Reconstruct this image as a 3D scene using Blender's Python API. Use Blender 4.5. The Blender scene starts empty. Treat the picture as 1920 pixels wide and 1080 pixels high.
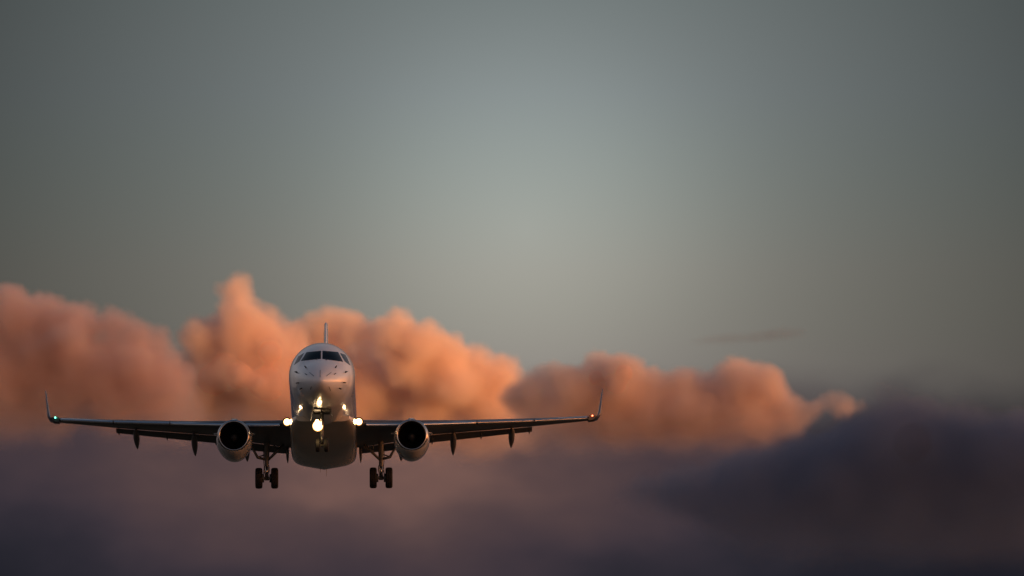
import bpy, bmesh, math, random
import numpy as np
from mathutils import Vector, Matrix, noise
from mathutils.bvhtree import BVHTree
C = bpy.context.scene
COL = C.collection
R_ = math.radians

# ------------------------------------------------------------------ camera
FP = 14940.0                     # focal length in photograph pixels (1920 wide): a long telephoto
EPS = R_(5.9)                    # the camera looks up by this angle
cd = bpy.data.cameras.new('camera')
cam = bpy.data.objects.new('camera', cd)
COL.objects.link(cam)
C.camera = cam
cam.location = (0, 0, 1.7)
cam.rotation_euler = (math.pi/2 + EPS, 0, 0)
cd.sensor_width = 36
cd.lens = FP*36/1920
cd.clip_start = 1
cd.clip_end = 300000
cd.dof.use_dof = True
cd.dof.focus_distance = 358
cd.dof.aperture_fstop = 1.3
CAM = Vector((0, 0, 1.7))
VF = Vector((0, math.cos(EPS), math.sin(EPS)))
VR = Vector((1, 0, 0))
VU = Vector((0, -math.sin(EPS), math.cos(EPS)))
def at(px, py, d):
    """the point in the world that lies d metres out in the measured direction"""
    return CAM + (VF + VR*((px-960)/FP) + VU*((540-py)/FP))*d
def deg_of(px, py):
    v = (at(px, py, 1) - CAM).normalized()
    return v

# ------------------------------------------------------------------ sun: just under the horizon, off to the right and behind
SUN_AZ = 44.0                    # degrees from straight behind the camera towards the right
SUN_EL = -1.02
SUN_DIR = Vector((math.sin(R_(SUN_AZ))*math.cos(R_(SUN_EL)), -math.cos(R_(SUN_AZ))*math.cos(R_(SUN_EL)), math.sin(R_(SUN_EL))))
sl = bpy.data.lights.new('sun', 'SUN')
sl.energy = 5.2
sl.color = (1.0, 0.46, 0.16)
sl.angle = R_(0.35)
sun = bpy.data.objects.new('sun', sl)
COL.objects.link(sun)
sun.rotation_euler = SUN_DIR.to_track_quat('Z', 'Y').to_euler()

# ------------------------------------------------------------------ world: dusk sky
W = bpy.data.worlds.new('World')
C.world = W
W.use_nodes = True
wt = W.node_tree
wt.nodes.clear()
def wn(t): return wt.nodes.new(t)
def wmath(op, a, b=None, c=None, clamp=False):
    n = wn('ShaderNodeMath'); n.operation = op; n.use_clamp = clamp
    for i, v in enumerate((a, b, c)):
        if v is None: continue
        if isinstance(v, (int, float)): n.inputs[i].default_value = v
        else: wt.links.new(v, n.inputs[i])
    return n.outputs[0]
def wramp(fac, lo, hi, stops):
    """piecewise-linear colour over [lo, hi]"""
    m = wn('ShaderNodeMapRange'); m.inputs[1].default_value = lo; m.inputs[2].default_value = hi
    wt.links.new(fac, m.inputs[0])
    r = wn('ShaderNodeValToRGB')
    r.color_ramp.interpolation = 'B_SPLINE' if len(stops) > 4 else 'LINEAR'
    while len(r.color_ramp.elements) < len(stops): r.color_ramp.elements.new(0.5)
    for e, (p, c) in zip(r.color_ramp.elements, stops):
        e.position = (p-lo)/(hi-lo)
        e.color = (*c, 1) if not isinstance(c, (int, float)) else (c, c, c, 1)
    wt.links.new(m.outputs[0], r.inputs[0])
    return r.outputs[0]
def wmix(f, a, b, mode='MIX'):
    n = wn('ShaderNodeMix'); n.data_type = 'RGBA'; n.blend_type = mode
    n.clamp_factor = True
    for i, v in ((0, f), (6, a), (7, b)):
        if isinstance(v, (int, float)) and i == 0: n.inputs[i].default_value = v
        elif isinstance(v, (tuple, list)): n.inputs[i].default_value = (*v, 1)
        elif isinstance(v, (int, float)): n.inputs[i].default_value = (v, v, v, 1)
        else: wt.links.new(v, n.inputs[i])
    return n.outputs[2]
def wdot(d):
    n = wn('ShaderNodeVectorMath'); n.operation = 'DOT_PRODUCT'
    wt.links.new(tc.outputs['Generated'], n.inputs[0]); n.inputs[1].default_value = tuple(d)
    return n.outputs['Value']
def wang(d): return wmath('MULTIPLY', wmath('ARCCOSINE', wmath('MINIMUM', wdot(d), 1.0)), 180/math.pi)
tc = wn('ShaderNodeTexCoord')
sep = wn('ShaderNodeSeparateXYZ')
wt.links.new(tc.outputs['Generated'], sep.inputs[0])
elev = wmath('MULTIPLY', wmath('ARCSINE', sep.outputs['Z']), 180/math.pi)
P = 1/260.75                                           # degrees per photograph pixel
def el_of(py): return 5.9 + (540-py)*P
# upper sky: a pale glow opposite the sunset, darker all round, warmer towards the horizon
rad = wramp(wang(deg_of(985, 430)), 0, 1400*P,
            [(0, .385), (200*P, .318), (400*P, .214), (600*P, .160), (800*P, .124), (1000*P, .092), (1200*P, .066), (1400*P, .05)])
tint = wramp(elev, el_of(760), el_of(-150),
             [(el_of(760), (1.05, .88, .82)), (el_of(630), (1.05, .96, .83)), (el_of(500), (1.0, .99, .87)), (el_of(370), (.92, 1.0, .92)), (el_of(240), (.88, 1.0, .97)), (el_of(110), (.88, 1.0, 1.03)), (el_of(-20), (.87, 1.0, 1.08)), (el_of(-150), (.80, 1.0, 1.14))])
upper = wmix(1.0, rad, tint, 'MULTIPLY')
# low sky: the dim band of the earth's shadow, rosy in the middle, slate blue outwards
ns = wn('ShaderNodeTexNoise'); ns.inputs['Scale'].default_value = 62; ns.inputs['Detail'].default_value = 3; ns.inputs['Roughness'].default_value = .45
mp = wn('ShaderNodeMapping'); mp.inputs['Scale'].default_value = (1, 1, 1.7); mp.inputs['Location'].default_value = (.31, 0, .12)
wt.links.new(tc.outputs['Generated'], mp.inputs[0]); wt.links.new(mp.outputs[0], ns.inputs['Vector'])
patch = wmath('ADD', wang(deg_of(720, 800)), wmath('MULTIPLY', wmath('SUBTRACT', ns.outputs['Fac'], .5), 2.6))
below = wmath('MULTIPLY', wmath('MAXIMUM', wmath('SUBTRACT', el_of(930), elev), 0.0), 2.5)
patch = wmath('ADD', patch, below)
low = wramp(patch, 0, 1500*P,
            [(0, (.20, .105, .085)), (150*P, (.165, .090, .078)), (300*P, (.098, .060, .060)), (480*P, (.074, .048, .053)), (700*P, (.050, .037, .047)), (900*P, (.030, .026, .036)), (1150*P, (.018, .018, .026)), (1500*P, (.012, .012, .018))])
e2 = wmath('ADD', elev, wmath('MULTIPLY', wmath('SUBTRACT', ns.outputs['Fac'], .5), .5))
lf = wn('ShaderNodeMapRange'); lf.interpolation_type = 'SMOOTHSTEP'
lf.inputs[1].default_value = el_of(818); lf.inputs[2].default_value = el_of(672)
wt.links.new(e2, lf.inputs[0])
front = wmix(lf.outputs[0], low, upper)
# the rest of the sky: Nishita dusk sky, deep blue overhead, a warm afterglow along the sunset horizon
nis = wn('ShaderNodeTexSky'); nis.sky_type = 'NISHITA'; nis.sun_disc = False
nis.sun_elevation = R_(SUN_EL); nis.sun_rotation = math.atan2(SUN_DIR.x, SUN_DIR.y)
nis.air_density = 1.0; nis.dust_density = 1.5; nis.ozone_density = 3
GLOW_AZ = 80.0
gd = Vector((math.sin(R_(GLOW_AZ)), -math.cos(R_(GLOW_AZ)), 0))
hx = wmath('DIVIDE', wdot(gd), wmath('MAXIMUM', wmath('COSINE', wmath('ARCSINE', sep.outputs['Z'])), .02))
gaz = wmath('POWER', wmath('MAXIMUM', hx, 0.0), 1.8)
gel = wramp(elev, -2, 60, [(-2, (.92, .25, .048)), (3, (.80, .26, .07)), (8, (.25, .11, .050)), (16, (.075, .045, .030)), (30, (.02, .015, .012)), (60, (0, 0, 0))])
glow = wmix(1.0, wmix(1.0, gel, gaz, 'MULTIPLY'), (10., 10., 10.), 'MULTIPLY')
dome = wramp(elev, -5, 90, [(-5, (.10, .07, .06)), (3, (.13, .10, .09)), (13, (.36, .31, .30)), (28, (.16, .175, .21)), (48, (.030, .062, .105)), (90, (.010, .034, .075))])
rest = wmix(1.0, wmix(1.0, dome, glow, 'ADD'), wmix(1.0, nis.outputs[0], (.05, .05, .05), 'MULTIPLY'), 'ADD')
ff = wn('ShaderNodeMapRange'); ff.interpolation_type = 'SMOOTHSTEP'
ff.inputs[1].default_value = 5.0; ff.inputs[2].default_value = 22.0
wt.links.new(wang(deg_of(960, 540)), ff.inputs[0])
sky = wmix(ff.outputs[0], front, rest)
bg = wn('ShaderNodeBackground'); bg.inputs[1].default_value = 1.0
wt.links.new(sky, bg.inputs[0])
wo = wn('ShaderNodeOutputWorld'); wt.links.new(bg.outputs[0], wo.inputs[0])
C.view_settings.view_transform = 'Standard'
C.view_settings.look = 'None'
C.view_settings.exposure = 0
C.view_settings.gamma = 1
C.cycles.use_denoising = True
C.cycles.max_bounces = 14
C.cycles.volume_bounces = 10
C.cycles.sample_clamp_indirect = 8

# ------------------------------------------------------------------ helpers
def mat(name, base, rough=.5, metal=0., coat=0., coat_rough=.03, emit=None, estr=0., spec=.5, vary=0., vscale=2.):
    m = bpy.data.materials.new(name); m.use_nodes = True
    nt = m.node_tree; b = nt.nodes['Principled BSDF']
    b.inputs['Base Color'].default_value = (*base, 1)
    b.inputs['Roughness'].default_value = rough
    b.inputs['Metallic'].default_value = metal
    b.inputs['Coat Weight'].default_value = coat
    b.inputs['Coat Roughness'].default_value = coat_rough
    b.inputs['Specular IOR Level'].default_value = spec
    if emit:
        b.inputs['Emission Color'].default_value = (*emit, 1)
        b.inputs['Emission Strength'].default_value = estr
    if vary:
        t = nt.nodes.new('ShaderNodeTexCoord')
        n = nt.nodes.new('ShaderNodeTexNoise'); n.inputs['Scale'].default_value = vscale; n.inputs['Detail'].default_value = 6
        nt.links.new(t.outputs['Object'], n.inputs['Vector'])
        mx = nt.nodes.new('ShaderNodeMix'); mx.data_type = 'RGBA'
        mx.inputs[6].default_value = (*[c*(1-vary) for c in base], 1)
        mx.inputs[7].default_value = (*[min(1, c*(1+vary)) for c in base], 1)
        nt.links.new(n.outputs['Fac'], mx.inputs[0]); nt.links.new(mx.outputs[2], b.inputs['Base Color'])
        ad = nt.nodes.new('ShaderNodeMath'); ad.operation = 'MULTIPLY_ADD'
        nt.links.new(n.outputs['Fac'], ad.inputs[0]); ad.inputs[1].default_value = rough*.5; ad.inputs[2].default_value = rough*.75
        nt.links.new(ad.outputs[0], b.inputs['Roughness'])
    return m
M = dict(
    white=mat('white_paint', (.74, .74, .75), .32, coat=1.0, coat_rough=.05, vary=.05, vscale=.9),
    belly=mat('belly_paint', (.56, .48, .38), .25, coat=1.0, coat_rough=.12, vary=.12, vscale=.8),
    navy=mat('winglet_paint', (.045, .045, .08), .35, coat=.4),
    grey=mat('grey_paint', (.30, .31, .32), .38, coat=.3, coat_rough=.12, vary=.12, vscale=1.2),
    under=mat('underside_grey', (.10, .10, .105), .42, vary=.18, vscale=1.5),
    slat=mat('slat_metal', (.50, .51, .53), .24, metal=.9, vary=.08, vscale=1.),
    lip=mat('polished_lip', (.42, .41, .40), .22, metal=1.0),
    nacelle=mat('nacelle_paint', (.44, .44, .45), .22, coat=1.0, coat_rough=.05, vary=.06, vscale=1.),
    dark=mat('intake_dark', (.012, .012, .013), .5),
    blade=mat('fan_blade', (.035, .035, .038), .35, metal=.8),
    glass=mat('cockpit_glass', (.003, .004, .006), .05, spec=.14),
    seal=mat('dark_trim', (.02, .02, .022), .5),
    rubber=mat('tyre_rubber', (.014, .014, .014), .75, spec=.25),
    steel=mat('gear_paint', (.13, .13, .13), .38, metal=.2, vary=.15, vscale=4.),
    nose_steel=mat('nose_gear_paint', (.05, .05, .05), .45, vary=.15, vscale=4.),
    chrome=mat('oleo_chrome', (.75, .72, .66), .12, metal=1.0),
    hub=mat('wheel_hub', (.10, .10, .10), .45, metal=.4),
    bulb=mat('landing_lamp', (.9, .85, .7), .2, emit=(1.0, .72, .36), estr=60.),
    bulb_small=mat('taxi_lamp', (.9, .85, .7), .2, emit=(1.0, .70, .34), estr=60.),
    green=mat('green_lamp', (.1, .8, .5), .2, emit=(.12, 1.0, .62), estr=9.),
    red=mat('red_lamp', (.8, .1, .05), .2, emit=(1.0, .13, .05), estr=12.),
)
def lamp_mat(name, centre, r, hot, rim):  # orange rim emission paints in glare around the bright centre
    m = bpy.data.materials.new(name); m.use_nodes = True; nt = m.node_tree; b = nt.nodes['Principled BSDF']
    b.inputs['Base Color'].default_value = (.3, .27, .2, 1); b.inputs['Roughness'].default_value = .15
    t = nt.nodes.new('ShaderNodeTexCoord'); d = nt.nodes.new('ShaderNodeVectorMath'); d.operation = 'DISTANCE'
    nt.links.new(t.outputs['Object'], d.inputs[0]); d.inputs[1].default_value = centre
    q = nt.nodes.new('ShaderNodeMapRange'); q.inputs[1].default_value = 0; q.inputs[2].default_value = r; nt.links.new(d.outputs['Value'], q.inputs[0])
    cr = nt.nodes.new('ShaderNodeValToRGB'); e = cr.color_ramp.elements
    e[0].position = 0; e[0].color = (1, .82, .52, 1); e[1].position = 1; e[1].color = (1, .42, .10, 1)
    st = nt.nodes.new('ShaderNodeMapRange'); st.interpolation_type = 'SMOOTHSTEP'
    for i, v in ((1, .15), (2, .95), (3, hot), (4, rim)): st.inputs[i].default_value = v
    nt.links.new(q.outputs[0], cr.inputs[0]); nt.links.new(q.outputs[0], st.inputs[0])
    nt.links.new(cr.outputs[0], b.inputs['Emission Color']); nt.links.new(st.outputs[0], b.inputs['Emission Strength'])
    return m
def link(name, me, m, parent=None, smooth=True):
    o = bpy.data.objects.new(name, me); COL.objects.link(o)
    if m is not None: me.materials.append(m)
    if smooth:
        for f in me.polygons: f.use_smooth = True
    if parent: o.parent = parent
    return o
def finish(name, bm, m, parent=None, smooth=True, auto=None):
    bmesh.ops.recalc_face_normals(bm, faces=bm.faces)
    if auto:
        for e in bm.edges:
            if len(e.link_faces) == 2 and e.calc_face_angle(0) > R_(auto): e.smooth = False
    me = bpy.data.meshes.new(name); bm.to_mesh(me); bm.free()
    return link(name, me, m, parent, smooth)
def empty(name, parent=None):
    o = bpy.data.objects.new(name, None); COL.objects.link(o); o.empty_display_size = .2
    if parent: o.parent = parent
    return o
def loft(bm, rings, closed=True, cap=True):
    vs = [[bm.verts.new(p) for p in r] for r in rings]
    n = len(rings[0])
    for a, b in zip(vs, vs[1:]):
        for i in range(n if closed else n-1):
            j = (i+1) % n
            bm.faces.new((a[i], a[j], b[j], b[i]))
    if cap:
        bm.faces.new(vs[0]); bm.faces.new(vs[-1][::-1])
    return vs
def tube(bm, pts, radii, n=14):
    """a round bar through pts"""
    pts = [Vector(p) for p in pts]
    if isinstance(radii, (int, float)): radii = [radii]*len(pts)
    rings = []
    for i, (p, r) in enumerate(zip(pts, radii)):
        d = (pts[min(i+1, len(pts)-1)] - pts[max(i-1, 0)])
        if d.length < 1e-6: d = pts[-1]-pts[0]
        d.normalize()
        a = d.orthogonal().normalized() if abs(d.z) > .9 else d.cross(Vector((0, 0, 1))).normalized()
        b = d.cross(a)
        rings.append([p + a*(r*math.cos(2*math.pi*k/n)) + b*(r*math.sin(2*math.pi*k/n)) for k in range(n)])
    loft(bm, rings)
def lathe(bm, prof, origin, axis='y', n=48, close=False):
    """prof: list of (along, radius), turned about the axis through origin"""
    ox, oy, oz = origin
    rings = []
    for a, r in prof:
        ring = []
        for k in range(n):
            t = 2*math.pi*k/n
            if axis == 'y': ring.append((ox + r*math.cos(t), oy + a, oz + r*math.sin(t)))
            else: ring.append((ox + a, oy + r*math.cos(t), oz + r*math.sin(t)))
        rings.append(ring)
    if close: rings.append(rings[0])
    loft(bm, rings, cap=not close)
def interp(tab, x):
    if x <= tab[0][0]: return tab[0][1:]
    for a, b in zip(tab, tab[1:]):
        if x <= b[0]:
            t = (x-a[0])/(b[0]-a[0])
            return tuple(p+(q-p)*t for p, q in zip(a[1:], b[1:]))
    return tab[-1][1:]
def smooth_tab(tab, x):
    """Catmull-Rom through the rows of a table"""
    n = len(tab)
    if x <= tab[0][0]: return tab[0][1:]
    if x >= tab[-1][0]: return tab[-1][1:]
    for i in range(n-1):
        if x <= tab[i+1][0]:
            x0, x1 = tab[i][0], tab[i+1][0]; h = x1-x0; t = (x-x0)/h
            out = []
            for k in range(1, len(tab[0])):
                p0, p1 = tab[i][k], tab[i+1][k]
                m0 = (p1-tab[i-1][k])/(x1-tab[i-1][0]) if i > 0 else (p1-p0)/h
                m1 = (tab[i+2][k]-p0)/(tab[i+2][0]-x0) if i < n-2 else (p1-p0)/h
                t2, t3 = t*t, t*t*t
                out.append((2*t3-3*t2+1)*p0 + (t3-2*t2+t)*h*m0 + (-2*t3+3*t2)*p1 + (t3-t2)*h*m1)
            return tuple(out)

# ------------------------------------------------------------------ ground: dark evening fields, a flat sheet whose far edge is the horizon
bm = bmesh.new()
rings = [0, 60, 200, 500, 1200, 3000, 8000, 16000, 27000]
prev = None; n = 96
c0 = bm.verts.new((0, 0, 0))
for r in rings[1:]:
    ring = [bm.verts.new((r*math.cos(2*math.pi*k/n), r*math.sin(2*math.pi*k/n), 0)) for k in range(n)]
    for k in range(n):
        j = (k+1) % n
        if prev is None: bm.faces.new((c0, ring[k], ring[j]))
        else: bm.faces.new((prev[k], ring[k], ring[j], prev[j]))
    prev = ring
gm = mat('field_grass', (.035, .040, .022), .9)
nt = gm.node_tree
t = nt.nodes.new('ShaderNodeTexCoord'); nz = nt.nodes.new('ShaderNodeTexNoise'); nz.inputs['Scale'].default_value = .02; nz.inputs['Detail'].default_value = 10
rp = nt.nodes.new('ShaderNodeValToRGB'); rp.color_ramp.elements[0].color = (.018, .022, .012, 1); rp.color_ramp.elements[1].color = (.065, .060, .035, 1)
rp.color_ramp.elements[0].position = .3; rp.color_ramp.elements[1].position = .7
nt.links.new(t.outputs['Object'], nz.inputs['Vector']); nt.links.new(nz.outputs['Fac'], rp.inputs[0]); nt.links.new(rp.outputs[0], nt.nodes['Principled BSDF'].inputs['Base Color'])
ground = finish('ground', bm, gm, smooth=False)
ground['kind'] = 'structure'

# ------------------------------------------------------------------ the airliner: local x = to its left wing (right in the picture), y = aft from the nose, z = up
plane = empty('airliner')
plane['label'] = 'white twin-engine jet airliner flying head-on, wheels down and landing lights lit'
plane['category'] = 'airplane'
PITCH, YAW, ROLL, ZN = R_(2.9), R_(-0.86), R_(0.28), -0.5
A = Vector((math.sin(YAW)*math.cos(PITCH), math.cos(YAW)*math.cos(PITCH), -math.sin(PITCH)))
X = Vector((math.cos(YAW), -math.sin(YAW), 0))
X = Matrix.Rotation(-ROLL, 3, A) @ X
Z = X.cross(A)
N0 = Vector((-8.495, 353.044, 34.057))
mw = Matrix((X, A, Z)).transposed().to_4x4()
mw.translation = N0 - Z*ZN
plane.matrix_world = mw

# ---- fuselage: s, top, bottom, half width, height of the widest line
FUS = [(0.03, -.40, -.60, .10, -.50), (.12, -.27, -.70, .23, -.49), (.3, -.10, -.82, .42, -.46), (.6, .10, -.95, .63, -.40), (1.0, .32, -1.06, .83, -.32),
       (1.5, .54, -1.16, 1.01, -.22), (1.95, .73, -1.22, 1.13, -.13), (2.4, 1.02, -1.27, 1.215, -.04), (2.85, 1.28, -1.30, 1.285, .06), (3.4, 1.52, -1.345, 1.385, .17), (4.2, 1.78, -1.37, 1.465, .29),
       (5.0, 1.92, -1.38, 1.497, .36), (5.8, 1.965, -1.38, 1.50, .38), (8, 1.967, -1.38, 1.505, .38), (19.5, 1.967, -1.38, 1.505, .38), (22, 1.95, -1.15, 1.40, .42),
       (25, 1.86, -.50, 1.08, .62), (27.5, 1.70, .20, .70, .9), (29.5, 1.50, .72, .36, 1.1), (30.6, 1.32, .98, .14, 1.15)]
def fus_ring(s, n=72):
    zt, zb, hw, zc = smooth_tab(FUS, s)
    ring = []
    for k in range(n):
        t = 2*math.pi*k/n
        c, sn = math.cos(t), math.sin(t)
        if sn >= 0: ring.append((hw*c, s, zc + (zt-zc)*sn))
        else: ring.append((hw*math.copysign(abs(c)**.94, c), s, zc + (zc-zb)*math.copysign(abs(sn)**.97, sn)))
    return ring
bm = bmesh.new()
ss = [.03, .06, .1, .15, .22, .3, .4, .5, .62, .75, .9] + [1.0+.2*i for i in range(26)] + [6.5, 7, 8, 10, 12, 14, 16, 18, 19, 20, 21, 22, 23, 24, 25, 26, 27, 28, 29, 29.8, 30.4, 30.6]
vs = [[bm.verts.new(p) for p in fus_ring(s)] for s in ss]
for a, b in zip(vs, vs[1:]):
    for i in range(72):
        j = (i+1) % 72
        bm.faces.new((a[i], a[j], b[j], b[i]))
tip = bm.verts.new((0, 0, -.5))
for i in range(72): bm.faces.new((tip, vs[0][(i+1) % 72], vs[0][i]))
bm.faces.new(vs[-1])
bmesh.ops.recalc_face_normals(bm, faces=bm.faces)
HULL = BVHTree.FromBMesh(bm)
fuselage = finish('fuselage', bm, M['white'], plane)
SL = Vector((0, math.cos(R_(8.0)), math.sin(R_(8.0))))    # the hull outlines below are drawn as seen from ahead and eight degrees below
def hull(u, v, off=.004):
    """point on the hull that shows at u across and v up in that view"""
    zu = Vector((0, -math.sin(R_(8.0)), math.cos(R_(8.0))))
    o = Vector((u, 0, 0)) + zu*v - SL*8
    h, nrm, i, d = HULL.ray_cast(o, SL)
    if h is None: return None
    return h + nrm*off
def zz(x, y):                                             # measured on an enlarged view of the nose
    return ((535 + x/7.714 - 602.2)/41.9, (713 - (600 + y/7.714))/41.9 - .495)
def hull_patch(name, poly, m, off=.005, thick=.012, res=14):
    """a pane that follows the hull inside a measured four-sided outline (left edge, right edge given as point lists top to bottom)"""
    (l, r) = poly
    bm = bmesh.new(); grid = []
    for i in range(res+1):
        t = i/res
        def along(p):
            q = t*(len(p)-1); k = min(int(q), len(p)-2); f = q-k
            return (p[k][0]+(p[k+1][0]-p[k][0])*f, p[k][1]+(p[k+1][1]-p[k][1])*f)
        a, b = along(l), along(r)
        row = []
        for j in range(res+1):
            f = j/res
            h = hull(a[0]+(b[0]-a[0])*f, a[1]+(b[1]-a[1])*f, off)
            row.append(bm.verts.new(h) if h is not None else None)
        grid.append(row)
    for i in range(res):
        for j in range(res):
            q = (grid[i][j], grid[i][j+1], grid[i+1][j+1], grid[i+1][j])
            if all(v is not None for v in q): bm.faces.new(q)
    loose = [v for v in bm.verts if not v.link_faces]
    bmesh.ops.delete(bm, geom=loose, context='VERTS')
    return finish(name, bm, m, fuselage)
W_L = ([zz(300, 462), zz(262, 525), zz(218, 590)], [zz(512, 443), zz(512, 500), zz(512, 562)])
W_R = ([zz(532, 443), zz(532, 500), zz(532, 562)], [zz(756, 460), zz(795, 530), zz(833, 604)])
S_R = ([zz(782, 472), zz(818, 535), zz(855, 600)], [zz(862, 500), zz(900, 570), zz(936, 660)])
S_L = ([zz(178, 520), zz(150, 575), zz(118, 648)], [zz(264, 474), zz(232, 535), zz(196, 598)])
for w in (W_L, W_R): hull_patch('windscreen', w, M['glass'])
for w in (S_L, S_R): hull_patch('cockpit_side_window', w, M['glass'])
def hull_strip(name, pts, w, m=M['seal']):
    bm = bmesh.new(); n = 8
    a, b = Vector(pts[0]), Vector(pts[1]); d = (b-a).normalized(); q = Vector((-d.y, d.x))*(w/2)
    rows = []
    for i in range(n+1):
        p = a + (b-a)*(i/n)
        rows.append([bm.verts.new(h) for h in (hull(*(p-q), .004), hull(*(p-q), .012), hull(*(p+q), .012), hull(*(p+q), .004))])
    for r0, r1 in zip(rows, rows[1:]):
        for k in range(4): bm.faces.new((r0[k], r0[(k+1) % 4], r1[(k+1) % 4], r1[k]))
    return finish(name, bm, m, fuselage, smooth=False)
for a, b in (((505, 728), (505, 830)), ((352, 760), (415, 812)), ((592, 815), (664, 758)), ((628, 960), (652, 1022)), ((378, 962), (366, 1002))):
    hull_strip('radome_strip', [zz(*a), zz(*b)], .018)
for a, b in (((436, 572), (470, 556)), ((598, 578), (566, 560))):
    hull_strip('wiper', [zz(*a), zz(*b)], .035)
def probe(p, ln, lean, w=.035):
    h = hull(*zz(*p), -.01); h2 = hull(*zz(*p), .11)
    bm = bmesh.new()
    d = Vector((lean, -.75, -.05)).normalized()*ln
    tube(bm, [h, h2, h2 + d], [w*1.15, w, w*.45], 8)
    return finish('probe', bm, M['seal'], fuselage)
for p, ln, lean in (((300, 690), .12, 0), ((722, 690), .12, 0), ((168, 760), .22, .5), ((860, 760), .22, -.5), ((310, 790), .05, 0), ((706, 787), .05, 0),
                    ((188, 905), .2, .4), ((838, 903), .2, -.4), ((238, 985), .16, .3), ((775, 985), .2, -.3)):
    probe(p, ln*.8, lean, .015 if ln < .08 else .026)
# nose gear bay doors, and a flat dark sheet painting the bay's shade
for sx in (-1, 1):
    bm = bmesh.new()
    x0 = sx*.40
    loft(bm, [[(x0, s, -1.30), (x0+sx*.02, s, -1.30), (x0+sx*.10, s, -1.30-.46*k), (x0+sx*.08, s, -1.30-.46*k)] for s, k in ((3.05, .85), (3.3, 1), (4.3, 1), (4.6, .9))])
    finish('nose_gear_door', bm, M['under'], fuselage, smooth=False)
bm = bmesh.new()
loft(bm, [[(-.37, s, -1.372), (.37, s, -1.372), (.37, s, -1.392), (-.37, s, -1.392)] for s in (3.1, 4.65)])
finish('bay_shade', bm, M['dark'], fuselage, smooth=False)
for x, s, h in ((-.18, 16.4, .17), (.10, 17.0, .30)):
    bm = bmesh.new()
    loft(bm, [[(x-.012*k, s-.13*k+.12*(1-k), z), (x, s-.16*k+.12*(1-k), z), (x+.012*k, s-.13*k+.12*(1-k), z), (x, s+.16*k+.12*(1-k), z)] for z, k in ((-2.2, 1), (-2.3-h, .45))])
    finish('antenna', bm, M['seal'], fuselage, smooth=False)

# ---- wing-body fairing
FAIR = [(7.6, -1.05, 1.20, -1.30), (8.8, -1.0, 1.44, -1.46), (10.2, -.95, 1.51, -1.68), (11.6, -.9, 1.53, -1.88), (13, -.9, 1.54, -2.02), (14.5, -.9, 1.54, -2.10), (16, -.9, 1.53, -2.12), (17.6, -.9, 1.50, -1.95), (19.2, -.9, 1.42, -1.62), (20.4, -.9, 1.25, -1.28)]
bm = bmesh.new(); rings = []
for i in range(41):
    s = 7.6 + (20.4-7.6)*i/40
    zt, hw, zb = smooth_tab(FAIR, s)
    v = interp([(7.6, .0), (12, .06), (14.2, .16), (16.5, .26), (20.4, .0)], s)[0]
    r = []
    for k in range(49):
        t = math.pi + math.pi*k/48
        c, sn = math.cos(t), math.sin(t)
        x = hw*math.copysign(abs(c)**(2/6), c); z = zt + (zt-zb)*math.copysign(abs(sn)**(2/6), sn)
        z -= v*max(0, 1-abs(x)/hw)*abs(sn)**.5
        r.append((x, s, z))
    rings.append(r)
loft(bm, rings, closed=True, cap=True)
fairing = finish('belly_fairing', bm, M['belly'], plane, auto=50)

# ---- wings: x, s of the leading edge, chord to the fixed trailing edge, z of the leading edge, z of the trailing edge, thickness
WING = [(1.0, 9.75, 5.75, -1.06, -1.50, .62), (1.65, 10.1, 5.25, -1.03, -1.45, .58), (3.34, 10.98, 4.35, -.93, -1.20, .50), (5.05, 11.88, 3.6, -.80, -.84, .41), (6.1, 12.43, 3.25, -.72, -.74, .37),
        (9.6, 14.28, 2.3, -.36, -.34, .26), (12.3, 15.70, 1.45, -.06, .0, .17)]
def foil(x, s0, c, zl, zt, th, n=14):
    up, lo = [], []
    for k in range(n+1):
        f = (1-math.cos(math.pi*k/n))/2
        y = 5*(.2969*math.sqrt(f)-.126*f-.3516*f*f+.2843*f**3-.1015*f**4)*th
        zc = zl + (zt-zl)*f + .10*th*math.sin(math.pi*f)
        up.append((x, s0+c*f, zc+y*1.05+.004)); lo.append((x, s0+c*f, zc-y*.95-.004))
    return up + lo[::-1]
SLAT = [(1.98, -.875, -1.175), (2.6, -.84, -1.13), (4.8, -.675, -.95), (7.0, -.48, -.725), (9.65, -.225, -.455), (12.2, .06, -.145)]
GAP = [(1.65, 15.3, -1.47), (3.34, 15.3, -1.235), (4.2, 15.3, -1.05), (5.05, 15.45, -.865), (6.1, 15.7, -.755), (9.7, 16.5, -.375)]
FLAPB = [(1.65, 16.0, -1.67), (3.34, 16.0, -1.505), (4.2, 16.0, -1.31), (5.05, 16.2, -1.12), (6.1, 16.42, -.985), (9.7, 17.15, -.50)]
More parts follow.
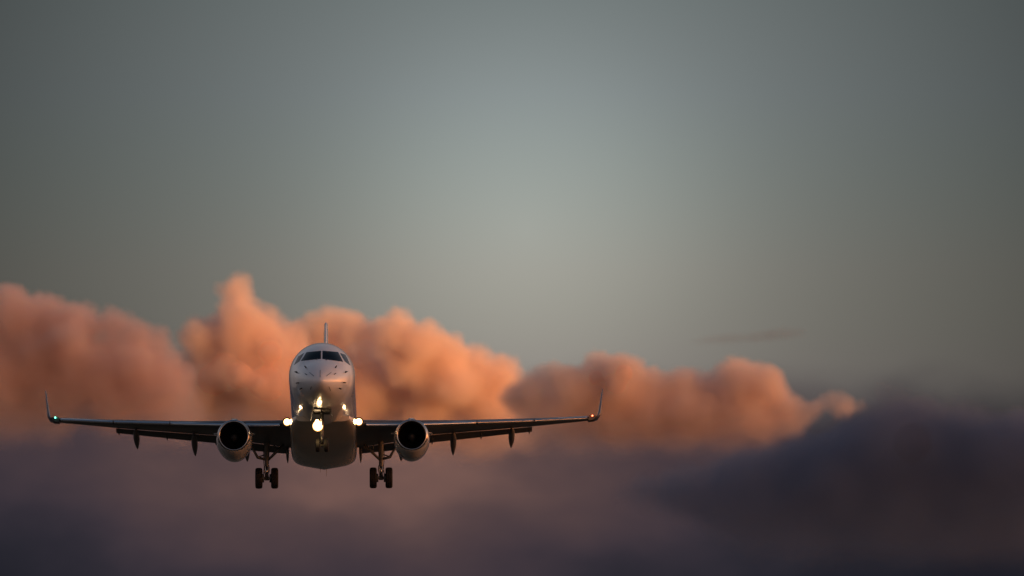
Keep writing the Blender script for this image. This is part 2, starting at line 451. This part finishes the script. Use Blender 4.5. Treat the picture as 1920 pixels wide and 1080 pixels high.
def make_wing(sg):
    wing_bm = bmesh.new()
    loft(wing_bm, [foil(*((sg*r[0],) + tuple(r[1:]))) for r in WING])
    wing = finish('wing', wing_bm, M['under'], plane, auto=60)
    def slat(x0, x1):
        bm = bmesh.new(); rings = []
        for i in range(7):
            x = x0 + (x1-x0)*i/6
            zt, zb = interp(SLAT, x)
            s0 = interp([(r[0], r[1]) for r in WING], x)[0] - .10
            h = zt-zb; d = .55*(.6+.4*h/.3)
            outer = []
            for k in range(15):
                f = k/14
                # from the trailing upper edge, over the sloping face, round the nose and under
                if f < .72:
                    q = f/.72
                    outer.append((s0+d*(1-q)**1.35, zt-.72*h*q**1.55))
                else:
                    q = (f-.72)/.28; a = q*math.pi*.62
                    outer.append((s0 + .16*h*(1-math.cos(a)), zt-.72*h-.28*h*math.sin(min(a, math.pi/2))*(1 if a < math.pi/2 else 1)))
            inner = [(s0+.16, zb+.05*h), (s0+.12, zb+.35*h), (s0+d*.5, zt-.17*h)]
            rings.append([(sg*x, a, b) for a, b in outer+inner])
        loft(bm, rings)
        return finish('slat', bm, M['slat'], wing, auto=45)
    for a, b in ((1.98, 3.55), (4.55, 7.05), (7.10, 9.70), (9.76, 12.22)): slat(a, b)
    def flap(x0, x1):
        bm = bmesh.new(); rings = []
        for i in range(7):
            x = x0 + (x1-x0)*i/6
            sg_, zg = interp(GAP, x); sb, zb = interp(FLAPB, x)
            r = []
            p0 = Vector((sg_-.12, zg-.012)); p1 = Vector((sb, zb)); d = p1-p0; nrm = Vector((-d.y, d.x)).normalized()
            if nrm.y < 0: nrm = -nrm
            for k in range(9):
                f = k/8; y = .20*math.sqrt(f)*(1-f)**.9*d.length*.9
                r.append(p0+d*f+nrm*y*.8)
            for k in range(7, 0, -1):
                f = k/8; y = .045*math.sqrt(f)*(1-f)*d.length
                r.append(p0+d*f-nrm*y)
            rings.append([(sg*x, p.x, p.y) for p in r])
        loft(bm, rings)
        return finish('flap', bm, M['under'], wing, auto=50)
    flap(1.62, 4.1); flap(4.16, 9.68)
    def canoe(x, a, b, w, h, m=M['under']):
        bm = bmesh.new(); rings = []
        for i in range(17):
            f = i/16
            k = math.sin(math.pi*min(1, f*1.0)**.85)**.7*(1-.25*f) if 0 < f < 1 else .02
            s = a[0]+(b[0]-a[0])*f; z = a[1]+(b[1]-a[1])*f
            rings.append([(sg*x + w*k*math.cos(2*math.pi*q/16), s, z + h*k*math.sin(2*math.pi*q/16)) for q in range(16)])
        loft(bm, rings)
        return finish('flap_track_fairing', bm, m, wing)
    canoe(8.72, (15.2, -.58), (18.0, -1.16), .165, .20)
    canoe(6.0, (14.3, -.92), (17.2, -1.60), .165, .22)
    canoe(3.58, (14.5, -1.28), (17.1, -1.88), .16, .22)
    canoe(1.70, (15.0, -1.56), (17.3, -1.94), .075, .17)
    for x in (9.56, 7.30, 5.02):
        s, z = interp(FLAPB, x)
        bm = bmesh.new(); tube(bm, [(sg*x, s-.55, z+.14), (sg*x, s-.1, z+.0), (sg*x, s+.12, z-.085)], [.05, .045, .008], 8)
        finish('flap_hinge', bm, M['under'], wing)
    # blended winglet with the dark lens fairing at the tip
    WL = [(12.30, 15.72, 1.40, -.045, .15), (12.55, 15.86, 1.36, -.02, .15), (12.72, 16.0, 1.30, .05, .13), (12.80, 16.15, 1.22, .20, .14), (12.84, 16.35, 1.10, .40, .125), (12.92, 16.85, .80, .98, .09), (13.0, 17.4, .42, 1.56, .04)]
    bm = bmesh.new(); rings = []
    for i, (x, s0, c, z, th) in enumerate(WL):
        x0, z0 = WL[max(i-1, 0)][0], WL[max(i-1, 0)][3]; x1, z1 = WL[min(i+1, len(WL)-1)][0], WL[min(i+1, len(WL)-1)][3]
        d = Vector((x1-x0, z1-z0)).normalized(); nx, nz_ = -d.y, d.x
        r = []
        for q in range(20):
            t_ = 2*math.pi*q/20
            f = (1-math.cos(t_))/2; y = .5*th*math.sin(t_)*(1.25-.5*f)
            r.append((sg*(x+nx*y), s0+c*f, z+nz_*y))
        rings.append(r)
    loft(bm, rings)
    winglet = finish('winglet', bm, M['navy'], wing)
    bm = bmesh.new()
    loft(bm, [[(sg*(12.28+.02*abs(k)), 15.62, -.19+.0*k), (sg*12.30, 15.62, .055), (sg*(12.74), 15.90, .075), (sg*12.50, 15.75, -.14)] if k == 0 else
              [(sg*12.28, 16.3, -.19), (sg*12.30, 16.3, .06), (sg*12.78, 16.5, .085), (sg*12.52, 16.4, -.15)] for k in (0, 1)])
    finish('tip_lens', bm, M['seal'], wing, smooth=False)
    bm = bmesh.new()
    bmesh.ops.create_uvsphere(bm, u_segments=16, v_segments=10, radius=.034)
    for v in bm.verts: v.co += Vector((sg*12.47, 15.67, .035))
    finish('navigation_light', bm, M['red'] if sg > 0 else M['green'], wing)
    # landing light in the wing root
    bm = bmesh.new()
    lathe(bm, [(-.05, .004), (-.045, .07), (-.02, .13), (.02, .165), (.12, .16), (.14, .02)], (sg*1.64, 9.78, -1.02), 'y', 32)
    finish('landing_light', bm, lamp_mat('landing_lamp', (sg*1.64, 9.74, -1.02), .18, 45, 1.0), wing)
    bm = bmesh.new()
    lathe(bm, [(.30, .02), (.28, .20), (.10, .21), (-.0, .215), (.0, .175), (.16, .17), (.18, .02)], (sg*1.64, 9.78, -1.02), 'y', 28)
    finish('light_housing', bm, M['seal'], wing, auto=40)
    return wing
for sg in (-1, 1): make_wing(sg)

# ---- engines
def make_engine(sg):
    cx, cz = sg*4.05, -1.80
    bm = bmesh.new()
    prof = [(0, .665), (.02, .70), (.08, .735), (.22, .77), (.55, .805), (1.0, .825), (1.6, .825), (2.3, .79), (2.9, .72), (3.3, .64), (3.28, .60), (2.4, .60)]
    n = 64; rings = []
    for a, r in prof[1:]:
        ring = []
        for k in range(n):
            t = 2*math.pi*k/n
            sn = math.sin(t)
            rr = r*(1 + (.10*min(1, a/1.0)*max(0, -sn)**2 if a < 3 else 0))
            ring.append((cx + r*math.cos(t), 8.6+a, cz + rr*sn - .05*min(1, a/1.)))
        rings.append(ring)
    loft(bm, rings, cap=False)
    eng = finish('engine', bm, M['nacelle'], plane)
    bm = bmesh.new()
    lathe(bm, [(.12, .748), (.06, .728), (.015, .70), (-.01, .668), (-.005, .645), (.03, .625), (.12, .61), (.20, .607), (.20, .62), (.12, .70)], (cx, 8.6, cz), 'y', 64, close=True)
    finish('intake_lip', bm, M['lip'], eng)
    bm = bmesh.new()
    lathe(bm, [(.19, .606), (.5, .60), (.95, .615), (.95, .63), (.19, .62)], (cx, 8.6, cz), 'y', 64, close=True)
    finish('intake_duct', bm, M['dark'], eng)
    bm = bmesh.new()
    lathe(bm, [(.45, .004), (.55, .06), (.75, .15), (.95, .20)], (cx, 8.6, cz), 'y', 32)
    finish('spinner', bm, M['hub'], eng)
    bm = bmesh.new()
    for k in range(28):
        t = 2*math.pi*k/28
        row = []
        for r, tw, w in ((.18, .25, .05), (.40, .7, .09), (.608, 1.05, .11)):
            e = Vector((math.cos(t), 0, math.sin(t))); q = Vector((-math.sin(t), 0, math.cos(t)))
            d = q*math.sin(tw)*w + Vector((0, math.cos(tw)*w, 0))
            p = Vector((cx, 9.50, cz)) + e*r
            row.append((bm.verts.new(p-d), bm.verts.new(p+d)))
        for (a, b), (c, d_) in zip(row, row[1:]): bm.faces.new((a, b, d_, c))
    finish('fan', bm, M['blade'], eng)
    bm = bmesh.new()
    lathe(bm, [(1.12, .62), (1.13, .01)], (cx, 8.6, cz), 'y', 40)
    finish('fan_case', bm, M['dark'], eng)
    bm = bmesh.new()
    lathe(bm, [(2.4, .60), (2.9, .45), (3.6, .34), (4.1, .20), (4.3, .02)], (cx, 8.6, cz-.05), 'y', 32)
    finish('exhaust_cone', bm, M['hub'], eng)
    bm = bmesh.new()
    loft(bm, [[(cx-w, s, zb), (cx+w, s, zb), (cx+w*.9, s, zt), (cx-w*.9, s, zt)] for s, w, zb, zt in ((9.3, .02, -1.1, -.99), (9.7, .10, -1.15, -.87), (10.4, .15, -1.2, -.77), (11.4, .16, -1.3, -.74), (12.6, .14, -1.4, -.80), (14.2, .03, -1.2, -1.0))])
    finish('pylon', bm, M['white'], eng, auto=40)
    for q in (-1, 1):
        bm = bmesh.new()
        b0 = Vector((cx+q*.78, 9.5, cz+.22))
        loft(bm, [[b0+Vector((0, 0, 0)), b0+Vector((0, .0, .025)), b0+Vector((q*.02, .02, .025)), b0+Vector((q*.02, .02, 0))],
                  [b0+Vector((0, .5, 0)), b0+Vector((0, .5, .025)), b0+Vector((q*.17, .5, .06)), b0+Vector((q*.17, .5, .04))],
                  [b0+Vector((0, .75, 0)), b0+Vector((0, .75, .025)), b0+Vector((q*.16, .75, .06)), b0+Vector((q*.16, .75, .04))]])
        finish('strake', bm, M['nacelle'], eng, smooth=False)
    return eng
for sg in (-1, 1): make_engine(sg)

# ---- landing gear
def make_wheel(x, s, z, r, w, parent):
    bm = bmesh.new()
    h = w/2
    prof = [(-h*.55, r*.52), (-h*.90, r*.60), (-h, r*.74), (-h*.96, r*.88), (-h*.72, r*.975), (-h*.35, r), (-h*.30, r*.988), (-h*.24, r), (0, r*1.003), (h*.24, r), (h*.30, r*.988), (h*.35, r), (h*.72, r*.975), (h*.96, r*.88), (h, r*.74), (h*.90, r*.60), (h*.55, r*.52)]
    lathe(bm, prof, (x, s, z), 'x', 44, close=True)
    wheel = finish('wheel', bm, M['rubber'], parent)
    bm = bmesh.new()
    lathe(bm, [(-h*.75, r*.10), (-h*.8, r*.2), (-h*.6, r*.45), (-h*.55, r*.54), (h*.55, r*.54), (h*.6, r*.45), (h*.8, r*.2), (h*.75, r*.10)], (x, s, z), 'x', 32)
    finish('rim', bm, M['hub'], wheel, auto=40)
    return wheel
def main_gear(sg):
    x, s, z = sg*2.645, 14.8, -2.955
    bm = bmesh.new(); tube(bm, [(x-sg*.02, 14.45, -1.25), (x, 14.62, -1.9), (x, 14.66, -2.15), (x, 14.69, -2.16), (x, 14.72, -2.42)], [.135, .125, .125, .105, .10], 20)
    gear = finish('main_landing_gear', bm, M['steel'], plane, auto=50)
    bm = bmesh.new(); tube(bm, [(x, 14.72, -2.40), (x, 14.80, -2.93)], [.062, .062], 20); finish('oleo_piston', bm, M['chrome'], gear)
    bm = bmesh.new(); tube(bm, [(x-.46, s, z), (x-.2, s, z), (x+.2, s, z), (x+.46, s, z)], [.05, .075, .075, .05], 16)
    tube(bm, [(x, s-.02, z+.16), (x, s, z-.10)], [.09, .10], 16)
    finish('axle', bm, M['steel'], gear)
    for q in (-1, 1):
        make_wheel(x+q*.365, s, z, .485, .335, gear)
        bm = bmesh.new(); lathe(bm, [(-.05, .05), (-.05, .20), (.05, .20), (.05, .05)], (x+q*.175, s, z), 'x', 28); finish('brake', bm, M['hub'], gear, auto=40)
    for q in (-1, 1):
        bm = bmesh.new()
        tube(bm, [(x+q*.10, 14.50, -2.42), (x+q*.11, 14.42, -2.66), (x+q*.05, 14.62, -2.92)], [.028, .04, .028], 10)
        finish('torque_link', bm, M['steel'], gear)
    bm = bmesh.new()
    tube(bm, [(sg*1.85, 14.5, -1.42), (sg*2.22, 14.55, -1.78), (x-sg*.08, 14.62, -2.12)], [.055, .07, .055], 12)
    tube(bm, [(sg*2.30, 14.50, -1.45), (sg*2.25, 14.55, -1.82)], [.032, .032], 10)
    finish('side_brace', bm, M['steel'], gear)
    bm = bmesh.new()
    tube(bm, [(sg*3.42, 14.5, -1.45), (sg*3.24, 14.5, -1.70), (sg*3.06, 14.55, -2.02), (sg*2.72, 14.6, -2.10)], [.05, .055, .07, .06], 12)
    tube(bm, [(sg*3.06, 14.55, -2.0), (sg*2.70, 14.6, -1.88)], [.03, .03], 10)
    finish('door_link', bm, M['steel'], gear)
    bm = bmesh.new()
    tube(bm, [(x+sg*.14, 14.5, -1.5), (x+sg*.15, 14.55, -2.1), (x+sg*.11, 14.62, -2.5), (x+sg*.16, 14.72, -2.85)], .016, 8)
    finish('brake_hose', bm, M['seal'], gear)
for sg in (-1, 1): main_gear(sg)
x, s = 0., 4.35
bm = bmesh.new(); tube(bm, [(0, 4.15, -1.2), (0, 4.28, -2.0), (0, 4.29, -2.01), (0, 4.33, -2.40)], [.085, .085, .075, .075], 18)
ng = finish('nose_landing_gear', bm, M['nose_steel'], plane, auto=50)
bm = bmesh.new(); tube(bm, [(0, 4.33, -2.38), (0, 4.36, -2.82)], .045, 16); finish('oleo_piston', bm, M['nose_steel'], ng)
bm = bmesh.new(); tube(bm, [(-.25, 4.36, -2.83), (.25, 4.36, -2.83)], .045, 14); finish('axle', bm, M['nose_steel'], ng)
for q in (-1, 1): make_wheel(q*.195, 4.36, -2.83, .305, .19, ng)
bm = bmesh.new(); tube(bm, [(0, 4.2, -2.36), (0, 4.10, -2.56), (0, 4.30, -2.78)], [.03, .045, .03], 10); finish('torque_link', bm, M['nose_steel'], ng)
bm = bmesh.new(); tube(bm, [(0, 3.1, -1.35), (0, 3.7, -1.75), (0, 4.22, -2.12)], [.04, .05, .04], 10); finish('drag_brace', bm, M['nose_steel'], ng)
for (lx, lz, lr) in ((-.185, -2.0, .24), (-.215, -1.80, .10)):
    bm = bmesh.new()
    lathe(bm, [(-.06, .01), (-.055, lr*.5), (-.04, lr*.8), (-.01, lr), (.06, lr*1.0), (.14, lr*.7), (.18, .03)], (lx, 4.02, lz), 'y', 32)
    finish('taxi_light', bm, lamp_mat('taxi_lamp', (lx, 3.97, lz), lr*1.05, 60, 1.3), ng)
    bm = bmesh.new(); tube(bm, [(lx, 4.24, lz), (0, 4.24, lz-.02)], .03, 8); finish('lamp_bracket', bm, M['nose_steel'], ng)
lp = bpy.data.lights.new('belly_fill', 'POINT'); lp.energy = 15; lp.color = (1, .62, .24); lp.shadow_soft_size = .1  # added point lamp below the taxi lights, warms the belly
lo = bpy.data.objects.new('belly_fill', lp); COL.objects.link(lo); lo.parent = ng; lo.location = (-.19, 3.8, -2.55)
# ---- tail
bm = bmesh.new()
loft(bm, [foil_ for foil_ in [
    [(d*.5*w*math.sin(2*math.pi*q/24)*(1.25-.5*(1-math.cos(2*math.pi*q/24))/2), s0+c*(1-math.cos(2*math.pi*q/24))/2, z) for q in range(24) for d in (1,)]
    for z, s0, c, w in ((1.2, 22.6, 7.2, .52), (2.2, 24.3, 5.6, .38), (4.2, 26.4, 4.0, .25), (6.2, 28.4, 2.5, .17), (6.42, 28.75, 2.1, .16), (6.47, 29.0, 1.7, .05))]])
finish('tail_fin', bm, M['white'], plane)
for sg in (-1, 1):
    bm = bmesh.new()
    loft(bm, [foil(sg*x_, s0, c, z_, z_-.02, th) for x_, s0, c, z_, th in ((.3, 26.4, 3.2, .80, .30), (5.0, 29.3, 1.45, 1.30, .13))])
    finish('tailplane', bm, M['grey'], plane, auto=60)

# ------------------------------------------------------------------ clouds: a dense lumpy core wrapped in a soft veil of fog
def inside(p, poly):
    x, y = p; c = False
    for i in range(len(poly)):
        x1, y1 = poly[i]; x2, y2 = poly[i-1]
        if (y1 > y) != (y2 > y) and x < (x2-x1)*(y-y1)/(y2-y1)+x1: c = not c
    return c
def edist(p, poly):
    a = np.array(poly, float); b = np.roll(a, 1, 0); d = a-b; q = np.array(p)-b
    t = np.clip((q*d).sum(1)/((d*d).sum(1)+1e-9), 0, 1)
    return np.sqrt(((q-d*t[:, None])**2).sum(1)).min()
def fog_mat(name, dens, col, k, cut=1.15, add=.42, size=30, an=.0, base=None):
    m = bpy.data.materials.new(name); m.use_nodes = True; nt = m.node_tree; nt.nodes.clear()
    L = nt.links.new
    out = nt.nodes.new('ShaderNodeOutputMaterial'); v = nt.nodes.new('ShaderNodeVolumePrincipled')
    v.inputs['Color'].default_value = (*col, 1); v.inputs['Anisotropy'].default_value = an
    v.inputs['Density Attribute'].default_value = ''
    L(v.outputs[0], out.inputs['Volume'])
    a = nt.nodes.new('ShaderNodeAttribute'); a.attribute_name = 'density'
    g = nt.nodes.new('ShaderNodeNewGeometry')
    nz = nt.nodes.new('ShaderNodeTexNoise'); nz.inputs['Scale'].default_value = 1/(size*k); nz.inputs['Detail'].default_value = 4; nz.inputs['Roughness'].default_value = .55
    L(g.outputs['Position'], nz.inputs['Vector'])
    def mth(op, x, y, z=None):
        n = nt.nodes.new('ShaderNodeMath'); n.operation = op
        for i, q in enumerate((x, y, z)):
            if q is None: continue
            if isinstance(q, (int, float)): n.inputs[i].default_value = q
            else: L(q, n.inputs[i])
        return n.outputs[0]
    f = mth('MULTIPLY_ADD', nz.outputs['Fac'], -cut, a.outputs['Fac'])
    f = mth('MAXIMUM', mth('ADD', f, add), 0.0)
    f = mth('MULTIPLY', f, mth('LESS_THAN', .001, a.outputs['Fac']))
    if base:                                              # thins out below these heights
        sp = nt.nodes.new('ShaderNodeSeparateXYZ'); L(g.outputs['Position'], sp.inputs[0])
        h = nt.nodes.new('ShaderNodeMapRange'); h.interpolation_type = 'SMOOTHSTEP'
        h.inputs[1].default_value, h.inputs[2].default_value = base
        L(sp.outputs['Z'], h.inputs[0]); f = mth('MULTIPLY', f, h.outputs[0])
    L(mth('MULTIPLY', f, dens), v.inputs['Density'])
    return m
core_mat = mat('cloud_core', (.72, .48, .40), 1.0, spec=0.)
def cloud(name, label, poly, D, n, depth, seed, fog, core=None, rmin=8, rmax=55, band=30, shrink=24, lump=1., low=760, kind=None, lobes=()):
    rnd = random.Random(seed); k = D/FP
    xs = [p[0] for p in poly]; ys = [p[1] for p in poly]
    mid = at((min(xs)+max(xs))/2, max(ys), D)
    bm = bmesh.new(); bc = bmesh.new(); m = tries = 0
    while m < n+len(lobes) and tries < n*80:
        tries += 1
        if m < len(lobes):                                # the large billows that can be told apart
            x_, y_, r, dy = lobes[m]; p = (x_, y_)
            c = at(x_, y_, D) + Vector((0, dy*k, 0)) - mid
            for b_, q in ((bm, r), (bc, max(r-shrink, 6))):
                if b_ is bc and (r < shrink*1.1 or y_ > low): continue
                ret = bmesh.ops.create_icosphere(b_, subdivisions=3, radius=q*k)
                for v in ret['verts']: v.co += c
            m += 1
            continue
        p = (rnd.uniform(min(xs), max(xs)), rnd.uniform(min(ys), max(ys)))
        if not inside(p, poly): continue
        e = edist(p, poly)
        if e < rmin: continue
        r = min(e, rmax)*rnd.uniform(.85, 1.03)
        dy = rnd.uniform(-.3, 1)*depth*min(1, e/60)
        c = at(p[0], p[1], D) + Vector((0, dy*k, 0)) - mid
        ret = bmesh.ops.create_icosphere(bm, subdivisions=2, radius=r*k)
        for v in ret['verts']: v.co += c
        if r > shrink*1.15 and p[1] + r*.5 < low:
            ret = bmesh.ops.create_icosphere(bc, subdivisions=2, radius=(r-shrink)*k)
            for v in ret['verts']: v.co += c
        m += 1
    me = bpy.data.meshes.new('core'); bm.to_mesh(me); bm.free()
    o = bpy.data.objects.new('core', me); COL.objects.link(o)
    def voxel(vs):
        rm = o.modifiers.new('r', 'REMESH'); rm.mode = 'VOXEL'; rm.voxel_size = vs*k
        dg = bpy.context.evaluated_depsgraph_get()
        m2 = bpy.data.meshes.new_from_object(o.evaluated_get(dg)); o.modifiers.clear(); o.data = m2
    def displace(me, base, amp):   # billows of three sizes
        N = len(me.vertices); co = np.empty(N*3); me.vertices.foreach_get('co', co); co = co.reshape(-1, 3)
        no = np.empty(N*3); me.vertex_normals.foreach_get('vector', no); no = no.reshape(-1, 3)
        for i in range(N):
            v = Vector(co[i])/k + Vector((seed*91.7, 0, 0))
            a = (1-abs(noise.noise(v/75))*2)*14 + (1-abs(noise.noise(v/34))*2)*6 + noise.noise(v/13)*2.5
            co[i] += no[i]*((a-9)*amp + base)*k
        me.vertices.foreach_set('co', co.ravel()); me.update()
    voxel(4)
    displace(o.data, 0, lump)
    # the veil: fog that thins out towards this outline
    vd = bpy.data.volumes.new('veil'); vo = bpy.data.objects.new('veil', vd); COL.objects.link(vo)
    src = bpy.data.objects.new('cloud_outline', o.data.copy()); COL.objects.link(src); src.hide_render = True; src.hide_viewport = False
    src.location = mid
    root = empty(name); root.location = mid
    root['label'] = label; root['category'] = 'cloud'
    if kind: root['kind'] = kind
    if name == 'cumulus_cloud': root['group'] = 'sunlit cumulus clouds'
    mv = vo.modifiers.new('m', 'MESH_TO_VOLUME'); mv.object = src; mv.resolution_mode = 'VOXEL_SIZE'; mv.voxel_size = 3*k; mv.interior_band_width = band*k; mv.density = 1
    vd.materials.append(fog); vd.render.space = 'WORLD'; vd.render.step_size = 6*k
    vo.parent = root
    src.parent = root; src.location = (0, 0, 0)
    # the core: the same body, drawn in so that the veil hides its surface
    if not bc.faces:                                      # too thin to have a dense core
        bpy.data.objects.remove(o); return root
    me = bpy.data.meshes.new('core'); bc.to_mesh(me); bc.free(); o.data = me
    voxel(5)
    bk = bmesh.new(); bk.from_mesh(o.data); todo = set(bk.verts); best = set()   # one body: drop the scraps
    while todo:
        st = [todo.pop()]; isl = set(st)
        while st:
            for e in st.pop().link_edges:
                for w in e.verts:
                    if w in todo: todo.discard(w); isl.add(w); st.append(w)
        if len(isl) > len(best): best = isl
    bmesh.ops.delete(bk, geom=[v for v in bk.verts if v not in best], context='VERTS')
    bk.to_mesh(o.data); bk.free()
    displace(o.data, 0, lump*.7)
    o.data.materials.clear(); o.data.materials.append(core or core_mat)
    for f in o.data.polygons: f.use_smooth = True
    o.parent = root
    return root
KC = 6000/FP
def cumulus_fog(D, lo=880, hi=690):
    return fog_mat('cloud_fog', 1/(13*D/FP), (.985, .865, .80), D/FP, cut=1.25, add=.40, size=52, base=(at(0, lo, D).z, at(0, hi, D).z))
LEFT = [(-160, 570), (-50, 535), (0, 520), (50, 518), (110, 530), (150, 549), (200, 551), (240, 563), (275, 584), (302, 606), (306, 640), (330, 664), (380, 700), (400, 900), (100, 920), (-160, 920)]
TURRET = [(314, 612), (320, 580), (360, 570), (400, 563), (410, 553), (403, 526), (426, 504), (462, 506), (484, 526), (487, 552), (505, 554), (530, 573), (560, 590), (590, 640), (640, 720), (660, 900), (300, 900), (290, 720), (325, 662)]
DOME = [(545, 600), (560, 582), (600, 560), (650, 563), (690, 578), (740, 575), (780, 587), (830, 607), (870, 627), (905, 617), (944, 641), (970, 669), (1000, 688), (1040, 790), (1000, 900), (520, 900), (520, 700)]
RIGHT = [(940, 705), (1010, 666), (1060, 667), (1100, 652), (1160, 647), (1200, 659), (1260, 667), (1330, 667), (1380, 655), (1420, 657), (1467, 677), (1486, 714), (1515, 738), (1560, 725), (1615, 738), (1660, 768), (1600, 800), (1500, 830), (1300, 850), (1100, 850), (950, 850)]
L_LOBES = [(20, 590, 66, -40), (90, 588, 52, -10), (-70, 605, 62, 0), (150, 604, 46, -30), (212, 606, 46, 10), (262, 634, 42, -10), (60, 668, 72, -20), (135, 640, 46, -80), (200, 684, 66, 20),
           (300, 635, 40, 30), (310, 670, 44, 40), (285, 690, 54, 40), (325, 720, 54, 40), (-30, 700, 82, -20), (105, 750, 80, 0), (300, 775, 66, 30), (205, 770, 70, 0), (0, 800, 90, 0), (350, 790, 60, 20), (325, 715, 60, 30)]
T_LOBES = [(446, 545, 42, 0), (428, 575, 42, 10), (472, 575, 34, 20), (422, 550, 34, 15), (340, 690, 46, 40), (345, 625, 34, 50), (360, 606, 36, 60), (400, 618, 52, 20), (505, 596, 40, 30), (545, 625, 42, 50), (460, 640, 60, -20), (400, 710, 72, 10), (500, 720, 76, -10),
           (360, 790, 70, 0), (470, 800, 70, 0), (575, 700, 60, 30), (580, 790, 66, 10)]
M_LOBES = [(580, 628, 50, 40), (618, 612, 52, 0), (665, 625, 54, -20), (590, 680, 64, 10), (742, 634, 60, -70), (795, 650, 56, -90), (840, 672, 54, -60), (768, 690, 60, -50), (890, 676, 50, -10), (850, 730, 58, -70), (940, 700, 50, 10), (700, 720, 66, 20), (610, 740, 70, 10),
           (980, 740, 46, 20), (920, 770, 60, 0), (800, 790, 60, 0), (640, 790, 70, 0), (540, 800, 70, 0)]
R_LOBES = [(1000, 720, 46, 30), (970, 745, 50, 40), (1012, 705, 40, 30), (1060, 714, 44, 20), (1118, 708, 52, -10), (1168, 704, 54, -40), (1225, 718, 46, 20), (1285, 722, 50, 10), (1340, 724, 46, 20), (1388, 712, 54, -40), (1432, 718, 50, -50), (1462, 750, 42, -10),
           (1520, 775, 34, 0), (1572, 764, 36, -20), (1616, 766, 24, 0), (1050, 775, 60, 10), (1130, 782, 62, 0), (1220, 785, 62, 0), (1310, 785, 62, -10), (1400, 782, 62, -20), (1480, 800, 46, 0), (1000, 845, 60, 0), (1090, 850, 62, 0), (1180, 852, 62, 0), (1270, 852, 62, 0), (1360, 850, 60, 0), (1440, 845, 54, 0)]
cloud('cumulus_cloud', 'orange sunlit cumulus at the left edge, rounded top over a greyish pink base', LEFT, 4280, 70, 120, 1, cumulus_fog(4280, 850, 640), rmax=70, band=42, shrink=42, lump=.35, lobes=L_LOBES)
cloud('cumulus_cloud', 'dusky orange cumulus left of the cockpit with a small knobbly turret on top', TURRET, 5650, 70, 140, 2, cumulus_fog(5650, 850, 680), rmax=70, band=42, shrink=42, lump=.35, lobes=T_LOBES)
cloud('cumulus_cloud', 'brightest golden orange cumulus dome, behind the cockpit and just right of it', DOME, 6250, 90, 140, 6, cumulus_fog(6250), rmax=70, band=42, shrink=42, lump=.35, lobes=M_LOBES)
cloud('cumulus_cloud', 'long low pink-orange cumulus right of the airplane, behind its red-lit wing tip', RIGHT, 5550, 90, 110, 3, cumulus_fog(5550, 868, 715), rmax=60, band=38, shrink=38, lump=.35, lobes=R_LOBES)
dark_fog = fog_mat('bank_shade_fog', 1/(50*KC), (.31, .38, .51), KC, cut=.75, add=.2, size=70, base=(at(0, 1080, 5200).z, at(0, 850, 5200).z))  # the bank's shade is put into a darker, bluer fog colour
dark_core = mat('bank_shade_core', (.14, .135, .19), 1.0, spec=0.)  # core darkened to match, shade in the colour
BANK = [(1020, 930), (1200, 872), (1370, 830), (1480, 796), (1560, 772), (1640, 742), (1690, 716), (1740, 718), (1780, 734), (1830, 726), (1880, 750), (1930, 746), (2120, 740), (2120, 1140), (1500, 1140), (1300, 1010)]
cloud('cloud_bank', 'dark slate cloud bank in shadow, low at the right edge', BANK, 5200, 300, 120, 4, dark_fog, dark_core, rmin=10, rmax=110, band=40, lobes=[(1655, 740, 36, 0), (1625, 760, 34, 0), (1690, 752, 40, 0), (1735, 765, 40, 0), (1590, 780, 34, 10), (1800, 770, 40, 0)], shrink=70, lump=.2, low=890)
STREAK = [(1260, 644), (1330, 626), (1400, 622), (1470, 611), (1520, 615), (1510, 634), (1430, 642), (1340, 648)]
cloud('cloud_streak', 'faint thin grey streak of cloud above the right end of the orange clouds', STREAK, 6400, 140, 60, 5, fog_mat('streak_fog', 1/(120*KC), (.25, .25, .31), KC, cut=.8, add=.75, size=40), None, rmin=4, rmax=13, band=9, shrink=30, lump=.12)
